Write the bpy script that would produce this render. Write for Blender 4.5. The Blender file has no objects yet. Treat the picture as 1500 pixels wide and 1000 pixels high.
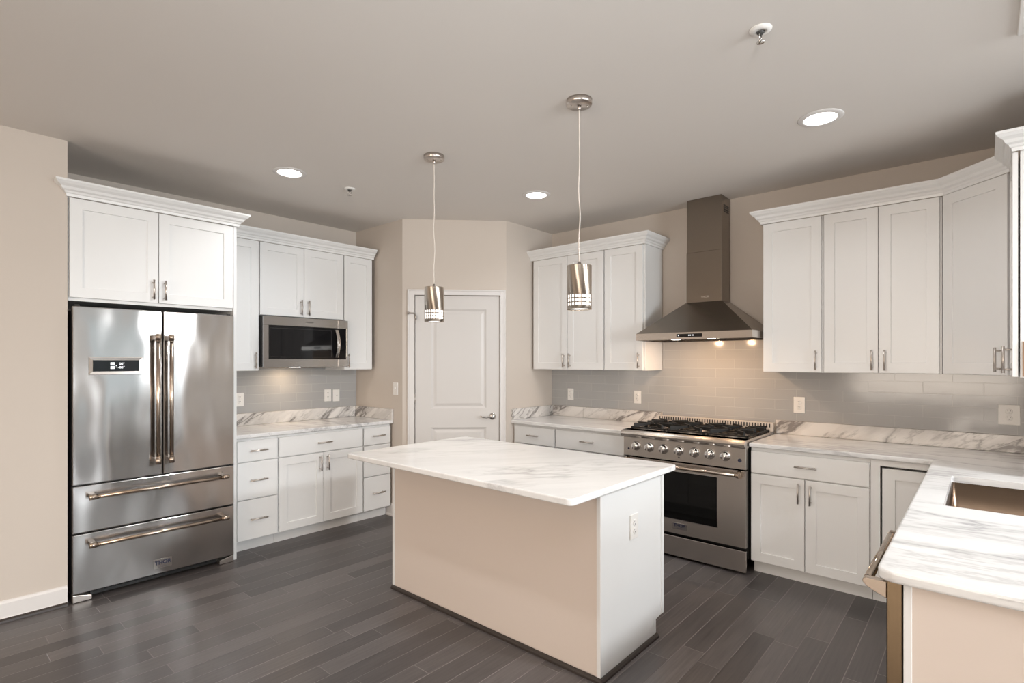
import bpy, bmesh, math, random
from mathutils import Vector, Matrix
random.seed(7)
C = bpy.context.scene.collection
sc = bpy.context.scene
R = math.radians

# ------------------------------------------------------------------ camera
F_PX = 786.0
cam_d = bpy.data.cameras.new('camera')
cam_d.sensor_width = 36.0
cam_d.lens = F_PX / 1500.0 * 36.0
cam_d.shift_y = 29.7 / 1500.0
cam_d.clip_start = 0.05
cam = bpy.data.objects.new('camera', cam_d)
C.objects.link(cam)
cam.location = (0, 0, 1.46)
cam.rotation_euler = (R(90), 0, R(41.34 - 90))
sc.camera = cam

# ------------------------------------------------------------------ world, exposure
w = bpy.data.worlds.new('world')
sc.world = w
w.use_nodes = True
bg = w.node_tree.nodes['Background']
bg.inputs[0].default_value = (0.75, 0.85, 1.0, 1)
bg.inputs[1].default_value = 0.6
sc.view_settings.view_transform = 'Standard'
sc.view_settings.look = 'None'
sc.view_settings.gamma = 1.0
sc.view_settings.exposure = 0.12
sc.view_settings.use_curve_mapping = False

H = 2.79          # ceiling height
WA = 4.843        # wall behind the refrigerator run (faces -Y)
WB = 4.484        # wall behind the range run (faces -X)
WC = -0.456       # short wall behind the corner cabinet (faces +Y)
WARM = (1.0, 0.72, 0.46)
HOODC = (1.0, 0.64, 0.37)
SOFT = (1.0, 0.87, 0.72)
DAY = (0.82, 0.93, 1.0)
COOL = (0.97, 0.98, 1.0)


def area(name, loc, rot, size, power, color, size_y=None, shape=None, spread=180):
    d = bpy.data.lights.new(name, 'AREA')
    d.energy = power
    d.color = color
    d.shape = shape or ('RECTANGLE' if size_y else 'DISK')
    d.size = size
    if size_y:
        d.size_y = size_y
    d.spread = R(spread)
    o = bpy.data.objects.new(name, d)
    o.location = loc
    o.rotation_euler = rot
    C.objects.link(o)
    return o


# unseen lights behind the camera: patio daylight, then added fill
area('daylight_patio', (3.1, -4.93, 1.25), (R(90), 0, 0), 1.5, 8, DAY, 2.1)
area('rear_fill', (0.85, -4.93, 1.35), (R(90), 0, 0), 1.8, 205, (0.92, 0.97, 1.0), 2.0)  # window light added as neutral frontal fill for the refrigerator wall
area('side_fill', (-4.43, 0.8, 1.5), (R(90), 0, R(-90)), 2.6, 124, (1.0, 0.86, 0.73), 1.5)  # window light added to brighten the island front and range wall
area('overhead_fill', (3.0, -2.2, 2.66), (R(57), 0, R(8)), 0.28, 27, (0.95, 0.98, 1.0), spread=95)  # added fill without a fixture, for island end and cabinet fronts
CANS = [(1.80, 3.665), (3.34, 2.68), (3.31, 0.67)]
KITCHEN_MORE = [(0.75, 1.75), (1.6, -1.4), (3.3, -1.6)]  # out of view; the second fills light onto the island end
LIVING = [(-1.5, 3.2), (-1.5, 1.0), (-3.2, 2.2), (-3.2, -0.6), (-1.5, -2.6), (1.0, -3.6), (3.2, -3.6)]  # out of view; the far ones are added as general fill
for (x, y), p in zip(CANS + KITCHEN_MORE, (4.5, 2.8, 3.2, 9, 4, 3)):
    area('downlight', (x, y, H - 0.012), (0, 0, 0), 0.15, p, COOL, spread=130)
for x, y in LIVING:
    area('living_downlight', (x, y, H - 0.012), (0, 0, 0), 0.15, 5, WARM)
# fill lamp added beside the camera, bounced off the ceiling
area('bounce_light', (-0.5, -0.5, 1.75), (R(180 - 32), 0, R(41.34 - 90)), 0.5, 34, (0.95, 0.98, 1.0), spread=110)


# ------------------------------------------------------------------ materials
def new_mat(name):
    m = bpy.data.materials.new(name)
    m.use_nodes = True
    nt = m.node_tree
    return m, nt, nt.nodes['Principled BSDF']


def pm(name, col, rough=0.5, metal=0.0, emis=None, estr=0.0, spec=None, coat=0.0):
    m, nt, b = new_mat(name)
    b.inputs['Base Color'].default_value = (*col, 1)
    b.inputs['Roughness'].default_value = rough
    b.inputs['Metallic'].default_value = metal
    if spec is not None:
        b.inputs['Specular IOR Level'].default_value = spec
    if coat:
        b.inputs['Coat Weight'].default_value = coat
        b.inputs['Coat Roughness'].default_value = 0.1
    if emis:
        b.inputs['Emission Color'].default_value = (*emis, 1)
        b.inputs['Emission Strength'].default_value = estr
    return m


def N(nt, typ, **kw):
    n = nt.nodes.new(typ)
    for k, v in kw.items():
        setattr(n, k, v)
    return n


def ramp(nt, fac, stops):
    r = N(nt, 'ShaderNodeValToRGB')
    els = r.color_ramp.elements
    while len(els) < len(stops):
        els.new(0.5)
    for e, (p, c) in zip(els, stops):
        e.position = p
        e.color = (*c, 1) if len(c) == 3 else c
    nt.links.new(fac, r.inputs[0])
    return r.outputs[0]


def noise(nt, vec, scale, detail=3, rough=0.5, dist=0.0):
    n = N(nt, 'ShaderNodeTexNoise')
    n.inputs['Scale'].default_value = scale
    n.inputs['Detail'].default_value = detail
    n.inputs['Roughness'].default_value = rough
    n.inputs['Distortion'].default_value = dist
    nt.links.new(vec, n.inputs['Vector'])
    return n.outputs['Fac']


def mapping(nt, scale=(1, 1, 1), rot=(0, 0, 0), loc=(0, 0, 0), src='Object', vt='POINT'):
    tc = N(nt, 'ShaderNodeTexCoord')
    mp = N(nt, 'ShaderNodeMapping', vector_type=vt)
    mp.inputs['Scale'].default_value = scale
    mp.inputs['Rotation'].default_value = rot
    mp.inputs['Location'].default_value = loc
    nt.links.new(tc.outputs[src], mp.inputs[0])
    return mp.outputs[0]


def math_n(nt, op, a, b=None):
    n = N(nt, 'ShaderNodeMath', operation=op)
    for i, v in enumerate((a, b)):
        if v is None:
            continue
        if isinstance(v, (int, float)):
            n.inputs[i].default_value = v
        else:
            nt.links.new(v, n.inputs[i])
    return n.outputs[0]


def mixc(nt, fac, a, b, mode='MIX'):
    n = N(nt, 'ShaderNodeMix', data_type='RGBA', blend_type=mode)
    for s, v in ((n.inputs[0], fac), (n.inputs[6], a), (n.inputs[7], b)):
        if isinstance(v, (int, float)):
            s.default_value = v
        elif isinstance(v, tuple):
            s.default_value = (*v, 1)
        else:
            nt.links.new(v, s)
    return n.outputs[2]


def bump(nt, b, height, strength, dist=0.01):
    n = N(nt, 'ShaderNodeBump')
    n.inputs['Strength'].default_value = strength
    n.inputs['Distance'].default_value = dist
    nt.links.new(height, n.inputs['Height'])
    nt.links.new(n.outputs[0], b.inputs['Normal'])


def paint(name, col, rough, bstr=0.05, scale=220):
    m, nt, b = new_mat(name)
    v = mapping(nt)
    n = noise(nt, v, scale, 2)
    big = noise(nt, v, 1.3, 2)
    c = mixc(nt, big, tuple(x * 0.985 for x in col), tuple(min(1, x * 1.015) for x in col))
    nt.links.new(c, b.inputs['Base Color'])
    b.inputs['Roughness'].default_value = rough
    bump(nt, b, n, bstr, 0.002)
    return m


def steel(name, col, rough=0.27, aniso=0.75, wav=0.0, tangent=(0, 0, 1)):
    m, nt, b = new_mat(name)
    v = mapping(nt, scale=(2, 2, 260))
    n = noise(nt, v, 3.0, 3)
    c = mixc(nt, n, tuple(x * 0.93 for x in col), tuple(min(1, x * 1.07) for x in col))
    nt.links.new(c, b.inputs['Base Color'])
    b.inputs['Metallic'].default_value = 1
    b.inputs['Roughness'].default_value = rough
    b.inputs['Anisotropic'].default_value = aniso
    t = N(nt, 'ShaderNodeCombineXYZ')
    for i in range(3):
        t.inputs[i].default_value = tangent[i]
    nt.links.new(t.outputs[0], b.inputs['Tangent'])
    if wav:
        v2 = mapping(nt, scale=(1.6, 1.6, 0.9))
        n2 = noise(nt, v2, 2.2, 1, 0.4)
        bump(nt, b, n2, wav, 0.05)
    return m


def marble(name, rot, contrast=1.0, base=(0.80, 0.795, 0.79), vein=(0.36, 0.355, 0.36), sc_=1.0, thresh=0.0):
    m, nt, b = new_mat(name)
    v = mapping(nt, scale=(1 / (0.75 * sc_), 1 / (3.0 * sc_), 1 / (3.0 * sc_)), rot=rot, vt='TEXTURE')
    warp = N(nt, 'ShaderNodeTexNoise')
    warp.inputs['Scale'].default_value = 0.55
    warp.inputs['Detail'].default_value = 3
    nt.links.new(v, warp.inputs['Vector'])
    add = N(nt, 'ShaderNodeVectorMath', operation='MULTIPLY_ADD')
    nt.links.new(warp.outputs['Color'], add.inputs[0])
    add.inputs[1].default_value = (0.5, 0.75, 0.75)
    nt.links.new(v, add.inputs[2])
    vv = add.outputs[0]
    n1 = noise(nt, vv, 1.3, 6, 0.55)
    ridge = math_n(nt, 'ABSOLUTE', math_n(nt, 'SUBTRACT', n1, 0.5))
    thin = ramp(nt, ridge, [(0.0, (1, 1, 1)), (0.018, (0.45,) * 3), (0.06, (0, 0, 0))])
    n2 = noise(nt, vv, 2.6, 5, 0.6)
    ridge2 = math_n(nt, 'ABSOLUTE', math_n(nt, 'SUBTRACT', n2, 0.47))
    thin2 = ramp(nt, ridge2, [(0.0, (0.8,) * 3), (0.03, (0.25,) * 3), (0.08, (0, 0, 0))])
    mask = ramp(nt, noise(nt, vv, 0.75, 3), [(0.40 - thresh, (0, 0, 0)), (0.66 - thresh, (1, 1, 1))])
    cloud = ramp(nt, noise(nt, vv, 1.1, 6, 0.62), [(0.45, (0, 0, 0)), (0.8, (0.55,) * 3)])
    f = math_n(nt, 'MULTIPLY', math_n(nt, 'MAXIMUM', thin, math_n(nt, 'MULTIPLY', thin2, 0.7)), mask)
    f = math_n(nt, 'MAXIMUM', f, math_n(nt, 'MULTIPLY', cloud, 0.75))
    f = math_n(nt, 'MINIMUM', math_n(nt, 'MULTIPLY', f, contrast), 1.0)
    nt.links.new(mixc(nt, f, base, vein), b.inputs['Base Color'])
    b.inputs['Roughness'].default_value = 0.16
    return m


def tile_mat(name, plane):
    m, nt, b = new_mat(name)
    tc = N(nt, 'ShaderNodeTexCoord')
    sp = N(nt, 'ShaderNodeSeparateXYZ')
    nt.links.new(tc.outputs['Object'], sp.inputs[0])
    cb = N(nt, 'ShaderNodeCombineXYZ')
    nt.links.new(sp.outputs[0 if plane == 'X' else 1], cb.inputs[0])
    nt.links.new(math_n(nt, 'ADD', sp.outputs[2], -1.015), cb.inputs[1])
    br = N(nt, 'ShaderNodeTexBrick')
    br.offset = 0.5
    nt.links.new(cb.outputs[0], br.inputs['Vector'])
    br.inputs['Color1'].default_value = (0.41, 0.405, 0.40, 1)
    br.inputs['Color2'].default_value = (0.385, 0.385, 0.385, 1)
    br.inputs['Mortar'].default_value = (0.48, 0.475, 0.46, 1)
    br.inputs['Scale'].default_value = 1.0
    br.inputs['Mortar Size'].default_value = 0.0018
    br.inputs['Mortar Smooth'].default_value = 0.3
    br.inputs['Brick Width'].default_value = 0.305
    br.inputs['Row Height'].default_value = 0.078
    nt.links.new(br.outputs['Color'], b.inputs['Base Color'])
    b.inputs['Roughness'].default_value = 0.12
    inv = math_n(nt, 'SUBTRACT', 1.0, br.outputs['Fac'])
    wv = noise(nt, tc.outputs['Object'], 9.0, 1)
    bump(nt, b, math_n(nt, 'ADD', inv, math_n(nt, 'MULTIPLY', wv, 0.35)), 0.35, 0.003)
    return m


def floor_mat():
    m, nt, b = new_mat('dark_hardwood')
    tc = N(nt, 'ShaderNodeTexCoord')
    sp = N(nt, 'ShaderNodeSeparateXYZ')
    nt.links.new(tc.outputs['Object'], sp.inputs[0])
    PW = 0.1125
    yy = math_n(nt, 'DIVIDE', math_n(nt, 'SUBTRACT', sp.outputs[1], 1.276 - 40 * PW), PW)
    row = math_n(nt, 'FLOOR', yy)
    fy = math_n(nt, 'FRACT', yy)
    wn = N(nt, 'ShaderNodeTexWhiteNoise', noise_dimensions='1D')
    nt.links.new(row, wn.inputs['W'])
    xx = math_n(nt, 'DIVIDE', math_n(nt, 'ADD', math_n(nt, 'ADD', sp.outputs[0], 20.0), math_n(nt, 'MULTIPLY', wn.outputs['Value'], 1.35)), 0.95)
    colm = math_n(nt, 'FLOOR', xx)
    fx = math_n(nt, 'FRACT', xx)
    cid = N(nt, 'ShaderNodeCombineXYZ')
    nt.links.new(row, cid.inputs[0]); nt.links.new(colm, cid.inputs[1])
    wn2 = N(nt, 'ShaderNodeTexWhiteNoise', noise_dimensions='2D')
    nt.links.new(cid.outputs[0], wn2.inputs['Vector'])
    base = ramp(nt, wn2.outputs['Value'], [(0.0, (0.060, 0.053, 0.052)), (0.5, (0.086, 0.077, 0.075)), (1.0, (0.120, 0.107, 0.105))])
    gv = mapping(nt, scale=(1.2, 26, 1))
    g = noise(nt, gv, 3.0, 6, 0.6, 0.4)
    gr = ramp(nt, g, [(0.3, (0.72,) * 3), (0.7, (1.25,) * 3)])
    base = mixc(nt, 1.0, base, gr, 'MULTIPLY')
    # seams: pale lines, the bevel highlight put into the colour
    dy = math_n(nt, 'MULTIPLY', math_n(nt, 'MINIMUM', fy, math_n(nt, 'SUBTRACT', 1.0, fy)), PW)
    dx = math_n(nt, 'MULTIPLY', math_n(nt, 'MINIMUM', fx, math_n(nt, 'SUBTRACT', 1.0, fx)), 0.95)
    d = math_n(nt, 'MINIMUM', dx, dy)
    seam = ramp(nt, math_n(nt, 'MULTIPLY', d, 100.0), [(0.10, (1, 1, 1)), (0.22, (0, 0, 0))])
    seamv = math_n(nt, 'MULTIPLY', seam, ramp(nt, noise(nt, tc.outputs['Object'], 3.0, 2), [(0.35, (0.25,) * 3), (0.65, (0.85,) * 3)]))
    col = mixc(nt, seamv, base, (0.26, 0.23, 0.22))
    nt.links.new(col, b.inputs['Base Color'])
    rr = ramp(nt, g, [(0.3, (0.30,) * 3), (0.7, (0.42,) * 3)])
    nt.links.new(rr, b.inputs['Roughness'])
    hgt = ramp(nt, math_n(nt, 'MULTIPLY', d, 100.0), [(0.0, (0, 0, 0)), (0.3, (1, 1, 1))])
    bump(nt, b, math_n(nt, 'ADD', hgt, math_n(nt, 'MULTIPLY', g, 0.25)), 0.5, 0.002)
    return m


M = {}
M['wall'] = paint('beige_wall_paint', (0.60, 0.535, 0.475), 0.7)
M['ceiling'] = paint('ceiling_paint', (0.76, 0.72, 0.68), 0.85)
M['white'] = paint('white_cabinet_lacquer', (0.80, 0.80, 0.795), 0.32, 0.015, 300)
M['panel'] = paint('beige_panel_paint', (0.70, 0.61, 0.545), 0.5, 0.02)
M['trim'] = paint('white_trim_paint', (0.73, 0.705, 0.69), 0.4, 0.02)
M['door'] = paint('pantry_door_paint', (0.65, 0.625, 0.605), 0.4, 0.02)
M['floor'] = floor_mat()
M['shoe'] = pm('dark_shoe_wood', (0.035, 0.026, 0.022), 0.45)
M['steel'] = steel('brushed_steel', (0.62, 0.575, 0.535), 0.27, 0.75)
M['shade'] = steel('shade_nickel', (0.50, 0.44, 0.38), 0.32, 0.9)
M['dwsteel'] = steel('dishwasher_steel', (0.26, 0.19, 0.12), 0.16, 0.2)  # brown floor reflection is put into the steel colour
M['mwsteel'] = steel('microwave_steel', (0.50, 0.485, 0.47), 0.25, 0.8)
M['fridge'] = steel('refrigerator_steel', (0.46, 0.45, 0.445), 0.16, 0.85, 0.3)
M['hood'] = steel('hood_steel', (0.26, 0.225, 0.19), 0.26, 0.6)  # reflection of the dark room is put into the colour
M['bar'] = pm('polished_bar_steel', (0.50, 0.42, 0.35), 0.2, 1.0)  # darkened: warm, dark reflections are part of this colour
M['nickel'] = pm('satin_nickel', (0.58, 0.53, 0.49), 0.3, 1.0)
M['chrome'] = pm('chrome', (0.75, 0.73, 0.71), 0.1, 1.0)
M['black'] = pm('black_plastic', (0.012, 0.012, 0.012), 0.4)
M['iron'] = pm('cast_iron', (0.012, 0.011, 0.010), 0.5, spec=0.3)
M['guard'] = pm('satin_guard_steel', (0.72, 0.66, 0.60), 0.45, 0.55)  # paler tone stands in for hood light on the guard
M['blackglass'] = pm('black_glass', (0.008, 0.008, 0.009), 0.04, spec=0.3)
M['dark'] = pm('dark_grey_metal', (0.06, 0.058, 0.056), 0.45, 0.3)
M['plate'] = pm('outlet_plastic', (0.82, 0.80, 0.77), 0.35)
M['slot'] = pm('outlet_slots', (0.03, 0.028, 0.026), 0.5)
M['ink'] = pm('badge_ink', (0.02, 0.022, 0.05), 0.4)
M['display'] = pm('lit_display', (0.8, 0.8, 0.8), 0.4, emis=(0.9, 0.92, 1.0), estr=0.9)
M['label'] = pm('pale_print', (0.30, 0.30, 0.30), 0.5)
M['lamp'] = pm('lamp_lens', (1, 1, 1), 0.4, emis=(1.0, 0.97, 0.92), estr=9.0)
M['pendglass'] = pm('pendant_glass', (1, 1, 1), 0.4, emis=(1.0, 0.98, 0.95), estr=1.8)
M['cord'] = pm('clear_cord', (0.72, 0.66, 0.60), 0.25)
M['wood'] = pm('brown_wood_edge', (0.28, 0.17, 0.10), 0.5)
M['sink'] = steel('sink_steel', (0.17, 0.12, 0.085), 0.28, 0.3)  # base colour carries the basin's dark brown reflection
M['marbletop'] = marble('marble_top', (0, 0, R(-35)), 0.75, base=(0.79, 0.785, 0.78))
M['marblecounter'] = marble('marble_counter', (0, 0, R(-84)), 0.82, thresh=0.08)
M['marblesplash_a'] = marble('marble_upstand_left', (0, R(-36), 0), 1.9, base=(0.80, 0.77, 0.74), vein=(0.25, 0.235, 0.225), sc_=1.35, thresh=0.08)
M['marblesplash_b'] = marble('marble_upstand_right', (0, R(-34), R(-90)), 1.9, base=(0.80, 0.77, 0.74), vein=(0.25, 0.23, 0.22), sc_=1.2, thresh=0.1)
M['tileA'] = tile_mat('glass_tile_left', 'X')
M['tileB'] = tile_mat('glass_tile_right', 'Y')
m, nt, b = new_mat('oven_glass')
b.inputs['Base Color'].default_value = (0.01, 0.01, 0.01, 1)
b.inputs['Roughness'].default_value = 0.03
tr = N(nt, 'ShaderNodeBsdfTransparent')
tr.inputs[0].default_value = (0.35, 0.34, 0.33, 1)
mx = N(nt, 'ShaderNodeMixShader')
mx.inputs[0].default_value = 0.6
nt.links.new(tr.outputs[0], mx.inputs[1])
nt.links.new(b.outputs[0], mx.inputs[2])
nt.links.new(mx.outputs[0], nt.nodes['Material Output'].inputs[0])
M['ovenglass'] = m
m, nt, b = new_mat('window_daylight')
em = N(nt, 'ShaderNodeEmission')
em.inputs[1].default_value = 0.6
v = mapping(nt)
g = noise(nt, v, 2.5, 4)
nt.links.new(ramp(nt, g, [(0.35, (0.25, 0.36, 0.22)), (0.6, (0.85, 0.93, 1.0))]), em.inputs[0])
nt.links.new(em.outputs[0], nt.nodes['Material Output'].inputs[0])
M['day'] = m


# ------------------------------------------------------------------ mesh helpers
class MB:
    def __init__(self):
        self.bm = bmesh.new()

    def box(self, x0, x1, y0, y1, z0, z1, bev=0.0, seg=1):
        vs = [self.bm.verts.new((x, y, z)) for x in (x0, x1) for y in (y0, y1) for z in (z0, z1)]
        idx = [(0, 1, 3, 2), (4, 6, 7, 5), (0, 4, 5, 1), (2, 3, 7, 6), (0, 2, 6, 4), (1, 5, 7, 3)]
        fs = [self.bm.faces.new([vs[i] for i in f]) for f in idx]
        bmesh.ops.recalc_face_normals(self.bm, faces=fs)
        if bev:
            es = list({e for f in fs for e in f.edges})
            bmesh.ops.bevel(self.bm, geom=es, offset=bev, segments=seg, profile=0.5, affect='EDGES')
        return self

    def cyl(self, p0, p1, r, seg=20, r2=None, caps=True):
        p0, p1 = Vector(p0), Vector(p1)
        r2 = r if r2 is None else r2
        z = (p1 - p0).normalized()
        a = Vector((1, 0, 0)) if abs(z.x) < 0.9 else Vector((0, 1, 0))
        u = z.cross(a).normalized()
        v = z.cross(u)
        r0v, r1v = [], []
        for i in range(seg):
            t = 2 * math.pi * i / seg
            d = u * math.cos(t) + v * math.sin(t)
            r0v.append(self.bm.verts.new(p0 + d * r))
            r1v.append(self.bm.verts.new(p1 + d * r2))
        fs = []
        for i in range(seg):
            j = (i + 1) % seg
            f = self.bm.faces.new((r0v[i], r0v[j], r1v[j], r1v[i]))
            f.smooth = True
            fs.append(f)
        if caps:
            fs.append(self.bm.faces.new(r0v))
            fs.append(self.bm.faces.new(r1v))
        bmesh.ops.recalc_face_normals(self.bm, faces=fs)
        return self

    def lathe(self, prof, c=(0, 0, 0), axis='Z', seg=32, closed=False, smooth=True):
        # prof: (radius, along) pairs
        rings = []
        for (r, a) in prof:
            ring = []
            for i in range(seg):
                t = 2 * math.pi * i / seg
                x, y = r * math.cos(t), r * math.sin(t)
                if axis == 'Z':
                    p = (x, y, a)
                elif axis == 'Y':
                    p = (x, a, y)
                else:
                    p = (a, x, y)
                ring.append(self.bm.verts.new(Vector(p) + Vector(c)))
            rings.append(ring)
        fs = []
        pairs = list(zip(rings, rings[1:]))
        if closed:
            pairs.append((rings[-1], rings[0]))
        for a, b_ in pairs:
            for i in range(seg):
                j = (i + 1) % seg
                f = self.bm.faces.new((a[i], a[j], b_[j], b_[i]))
                f.smooth = smooth
                fs.append(f)
        if not closed:
            for ring, pr in ((rings[0], prof[0]), (rings[-1], prof[-1])):
                if pr[0] > 1e-6:
                    fs.append(self.bm.faces.new(ring))
        bmesh.ops.recalc_face_normals(self.bm, faces=fs)
        return self

    def prism(self, poly, a0, a1, axis='Z', bev=0.0, seg=1):
        def P(p, a):
            return {'Z': (p[0], p[1], a), 'Y': (p[0], a, p[1]), 'X': (a, p[0], p[1])}[axis]
        v0 = [self.bm.verts.new(P(p, a0)) for p in poly]
        v1 = [self.bm.verts.new(P(p, a1)) for p in poly]
        fs = [self.bm.faces.new(v0), self.bm.faces.new(v1)]
        for i in range(len(poly)):
            j = (i + 1) % len(poly)
            fs.append(self.bm.faces.new((v0[i], v0[j], v1[j], v1[i])))
        bmesh.ops.recalc_face_normals(self.bm, faces=fs)
        if bev:
            es = list({e for f in fs for e in f.edges})
            bmesh.ops.bevel(self.bm, geom=es, offset=bev, segments=seg, profile=0.5, affect='EDGES')
        return self

    def sweep(self, path, prof):
        """profile (outward, z) swept along a 2D path; outward is to the right of travel"""
        n = len(path)
        pts = [Vector((p[0], p[1])) for p in path]
        offs = []
        for i in range(n):
            ds = []
            if i > 0:
                ds.append((pts[i] - pts[i - 1]).normalized())
            if i < n - 1:
                ds.append((pts[i + 1] - pts[i]).normalized())
            ns = [Vector((d.y, -d.x)) for d in ds]
            if len(ns) == 1:
                offs.append(ns[0])
            else:
                s = (ns[0] + ns[1]).normalized()
                offs.append(s / max(0.2, s.dot(ns[0])))
        rings = [[self.bm.verts.new((pts[i].x + offs[i].x * o, pts[i].y + offs[i].y * o, z)) for (o, z) in prof] for i in range(n)]
        fs = []
        k = len(prof)
        for a, b_ in zip(rings, rings[1:]):
            for i in range(k):
                j = (i + 1) % k
                fs.append(self.bm.faces.new((a[i], a[j], b_[j], b_[i])))
        fs.append(self.bm.faces.new(rings[0]))
        fs.append(self.bm.faces.new(rings[-1]))
        bmesh.ops.recalc_face_normals(self.bm, faces=fs)
        return self

    def tube(self, pts, r, seg=10):
        pts = [Vector(p) for p in pts]
        rings = []
        for i, p in enumerate(pts):
            d = (pts[min(i + 1, len(pts) - 1)] - pts[max(i - 1, 0)]).normalized()
            a = Vector((0, 0, 1)) if abs(d.z) < 0.9 else Vector((1, 0, 0))
            u = d.cross(a).normalized()
            v = d.cross(u)
            rings.append([self.bm.verts.new(p + (u * math.cos(2 * math.pi * k / seg) + v * math.sin(2 * math.pi * k / seg)) * r) for k in range(seg)])
        fs = []
        for a, b_ in zip(rings, rings[1:]):
            for k in range(seg):
                j = (k + 1) % seg
                f = self.bm.faces.new((a[k], a[j], b_[j], b_[k]))
                f.smooth = True
                fs.append(f)
        fs += [self.bm.faces.new(rings[0]), self.bm.faces.new(rings[-1])]
        bmesh.ops.recalc_face_normals(self.bm, faces=fs)
        return self

    def shaker(self, x0, x1, z0, z1, yf=-0.022, th=0.019, rail=0.062, rec=0.008, bev=0.0015):
        """frame-and-flat-panel door whose face is at yf, looking to -Y"""
        bm = self.bm
        a = [(x0, z0), (x1, z0), (x1, z1), (x0, z1)]
        e = 0.002

        def ring(ins, y):
            return [bm.verts.new((x + (ins if x == x0 else -ins), y, z + (ins if z == z0 else -ins))) for x, z in a]
        rb = ring(0, yf + th)
        r0 = ring(0, yf + bev)
        r1 = ring(bev, yf)
        r2 = ring(rail, yf)
        r3 = ring(rail + e, yf + rec)
        fs = [bm.faces.new(rb), bm.faces.new(r3)]
        for p, q in ((rb, r0), (r0, r1), (r1, r2), (r2, r3)):
            for i in range(4):
                j = (i + 1) % 4
                fs.append(bm.faces.new((p[i], p[j], q[j], q[i])))
        bmesh.ops.recalc_face_normals(bm, faces=fs)
        return self

    def mark(self, i):
        """faces added since the last mark take material slot i"""
        for f in self.bm.faces:
            if not f.tag:
                f.tag = True
                f.material_index = i
        return self

    def build(self, name, mat, parent=None, more=()):
        me = bpy.data.meshes.new(name)
        self.bm.to_mesh(me)
        self.bm.free()
        for m_ in (mat,) + tuple(more):
            me.materials.append(m_)
        o = bpy.data.objects.new(name, me)
        C.objects.link(o)
        o.parent = parent
        return o


def thing(name, label, cat, loc=(0, 0, 0), rotz=0.0, group=None):
    o = bpy.data.objects.new(name, None)
    o.empty_display_size = 0.05
    o.location = loc
    o.rotation_euler = (0, 0, rotz)
    C.objects.link(o)
    o['label'] = label
    o['category'] = cat
    if group:
        o['group'] = group
    return o


def tag(o, label, cat, group=None):
    o['label'] = label
    o['category'] = cat
    if group:
        o['group'] = group
    return o


def struct(o):
    o['kind'] = 'structure'
    return o


def text_part(name, body, size, x, y, z, mat, parent, align='CENTER', ext=0.0008, bold=0.0):
    cu = bpy.data.curves.new(name, 'FONT')
    cu.body = body
    cu.size = size
    cu.extrude = ext
    cu.offset = bold
    cu.align_x = align
    cu.align_y = 'CENTER'
    t = bpy.data.objects.new(name + '_tmp', cu)
    C.objects.link(t)
    dg = bpy.context.evaluated_depsgraph_get()
    me = bpy.data.meshes.new_from_object(t.evaluated_get(dg))
    bpy.data.objects.remove(t)
    me.transform(Matrix.Translation((x, y, z)) @ Matrix.Rotation(R(90), 4, 'X'))
    me.materials.clear()
    me.materials.append(mat)
    o = bpy.data.objects.new(name, me)
    C.objects.link(o)
    o.parent = parent
    return o


# ------------------------------------------------------------------ setting
struct(MB().box(-4.6, 4.6, -5.1, 5.0, -0.1, 0).build('floor', M['floor']))
struct(MB().box(-4.6, 4.6, -5.1, 5.0, H, H + 0.1).build('ceiling', M['ceiling']))
b_ = MB()
b_.box(-4.5, 0.659, 4.15, 4.25, 0, H)
b_.box(0.559, 0.659, 4.25, WA, 0, H)
struct(b_.build('wall_left', M['wall']))
struct(MB().box(0.559, 3.18, WA, WA + 0.1, 0, H).build('wall_back', M['wall']))
struct(MB().box(3.08, 3.18, 4.07, WA, 0, H).build('wall_pantry_left', M['wall']))
# the pantry wall at 45 degrees, with its door opening
PD = (3.08, 4.07)
PL = 0.9687
pw = MB()
pw.box(0, 0.112, 0, 0.09, 0, H)
pw.box(0.911, PL, 0, 0.09, 0, H)
pw.box(0.112, 0.911, 0, 0.09, 2.083, H)
pantry = pw.build('wall_pantry', M['wall'])
pantry.location = (PD[0], PD[1], 0)
pantry.rotation_euler = (0, 0, R(-45))
struct(pantry)
struct(MB().box(3.765, WB, 3.385, 3.485, 0, H).build('wall_pantry_right', M['wall']))
struct(MB().box(WB, WB + 0.1, -5.0, 3.485, 0, H).build('wall_right', M['wall']))
struct(MB().box(3.47, WB, WC - 0.1, WC, 0, H).build('wall_corner', M['wall']))
b_ = MB()
for x0, x1, z0, z1 in ((-4.5, -0.05, 0, H), (1.75, 2.35, 0, H), (3.85, WB, 0, H), (-0.05, 1.75, 0, 0.35), (-0.05, 1.75, 2.35, H), (2.35, 3.85, 0, 0.2), (2.35, 3.85, 2.3, H)):
    b_.box(x0, x1, -5.1, -5.0, z0, z1)
struct(b_.build('wall_rear', M['wall']))
b_ = MB()
for y0, y1, z0, z1 in ((-5.0, -0.5, 0, H), (2.1, 4.15, 0, H), (-0.5, 2.1, 0, 0.75), (-0.5, 2.1, 2.25, H)):
    b_.box(-4.6, -4.5, y0, y1, z0, z1)
struct(b_.build('wall_living', M['wall']))


def window(n, x0, x1, z0, z1, rot, loc):
    f = MB()
    for a in (x0, (x0 + x1) / 2 - 0.03, x1 - 0.06):
        f.box(a, a + 0.06, -0.02, 0.04, z0, z1)
    f.box(x0, x1, -0.02, 0.04, z0, z0 + 0.06)
    f.box(x0, x1, -0.02, 0.04, z1 - 0.06, z1)
    o = f.build('window_%d' % n, M['trim'])
    o.location = loc
    o.rotation_euler = (0, 0, rot)
    struct(o)
    p = MB().box(x0, x1, 0.05, 0.06, z0, z1).build('pane', M['day'], o)
    return o


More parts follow.
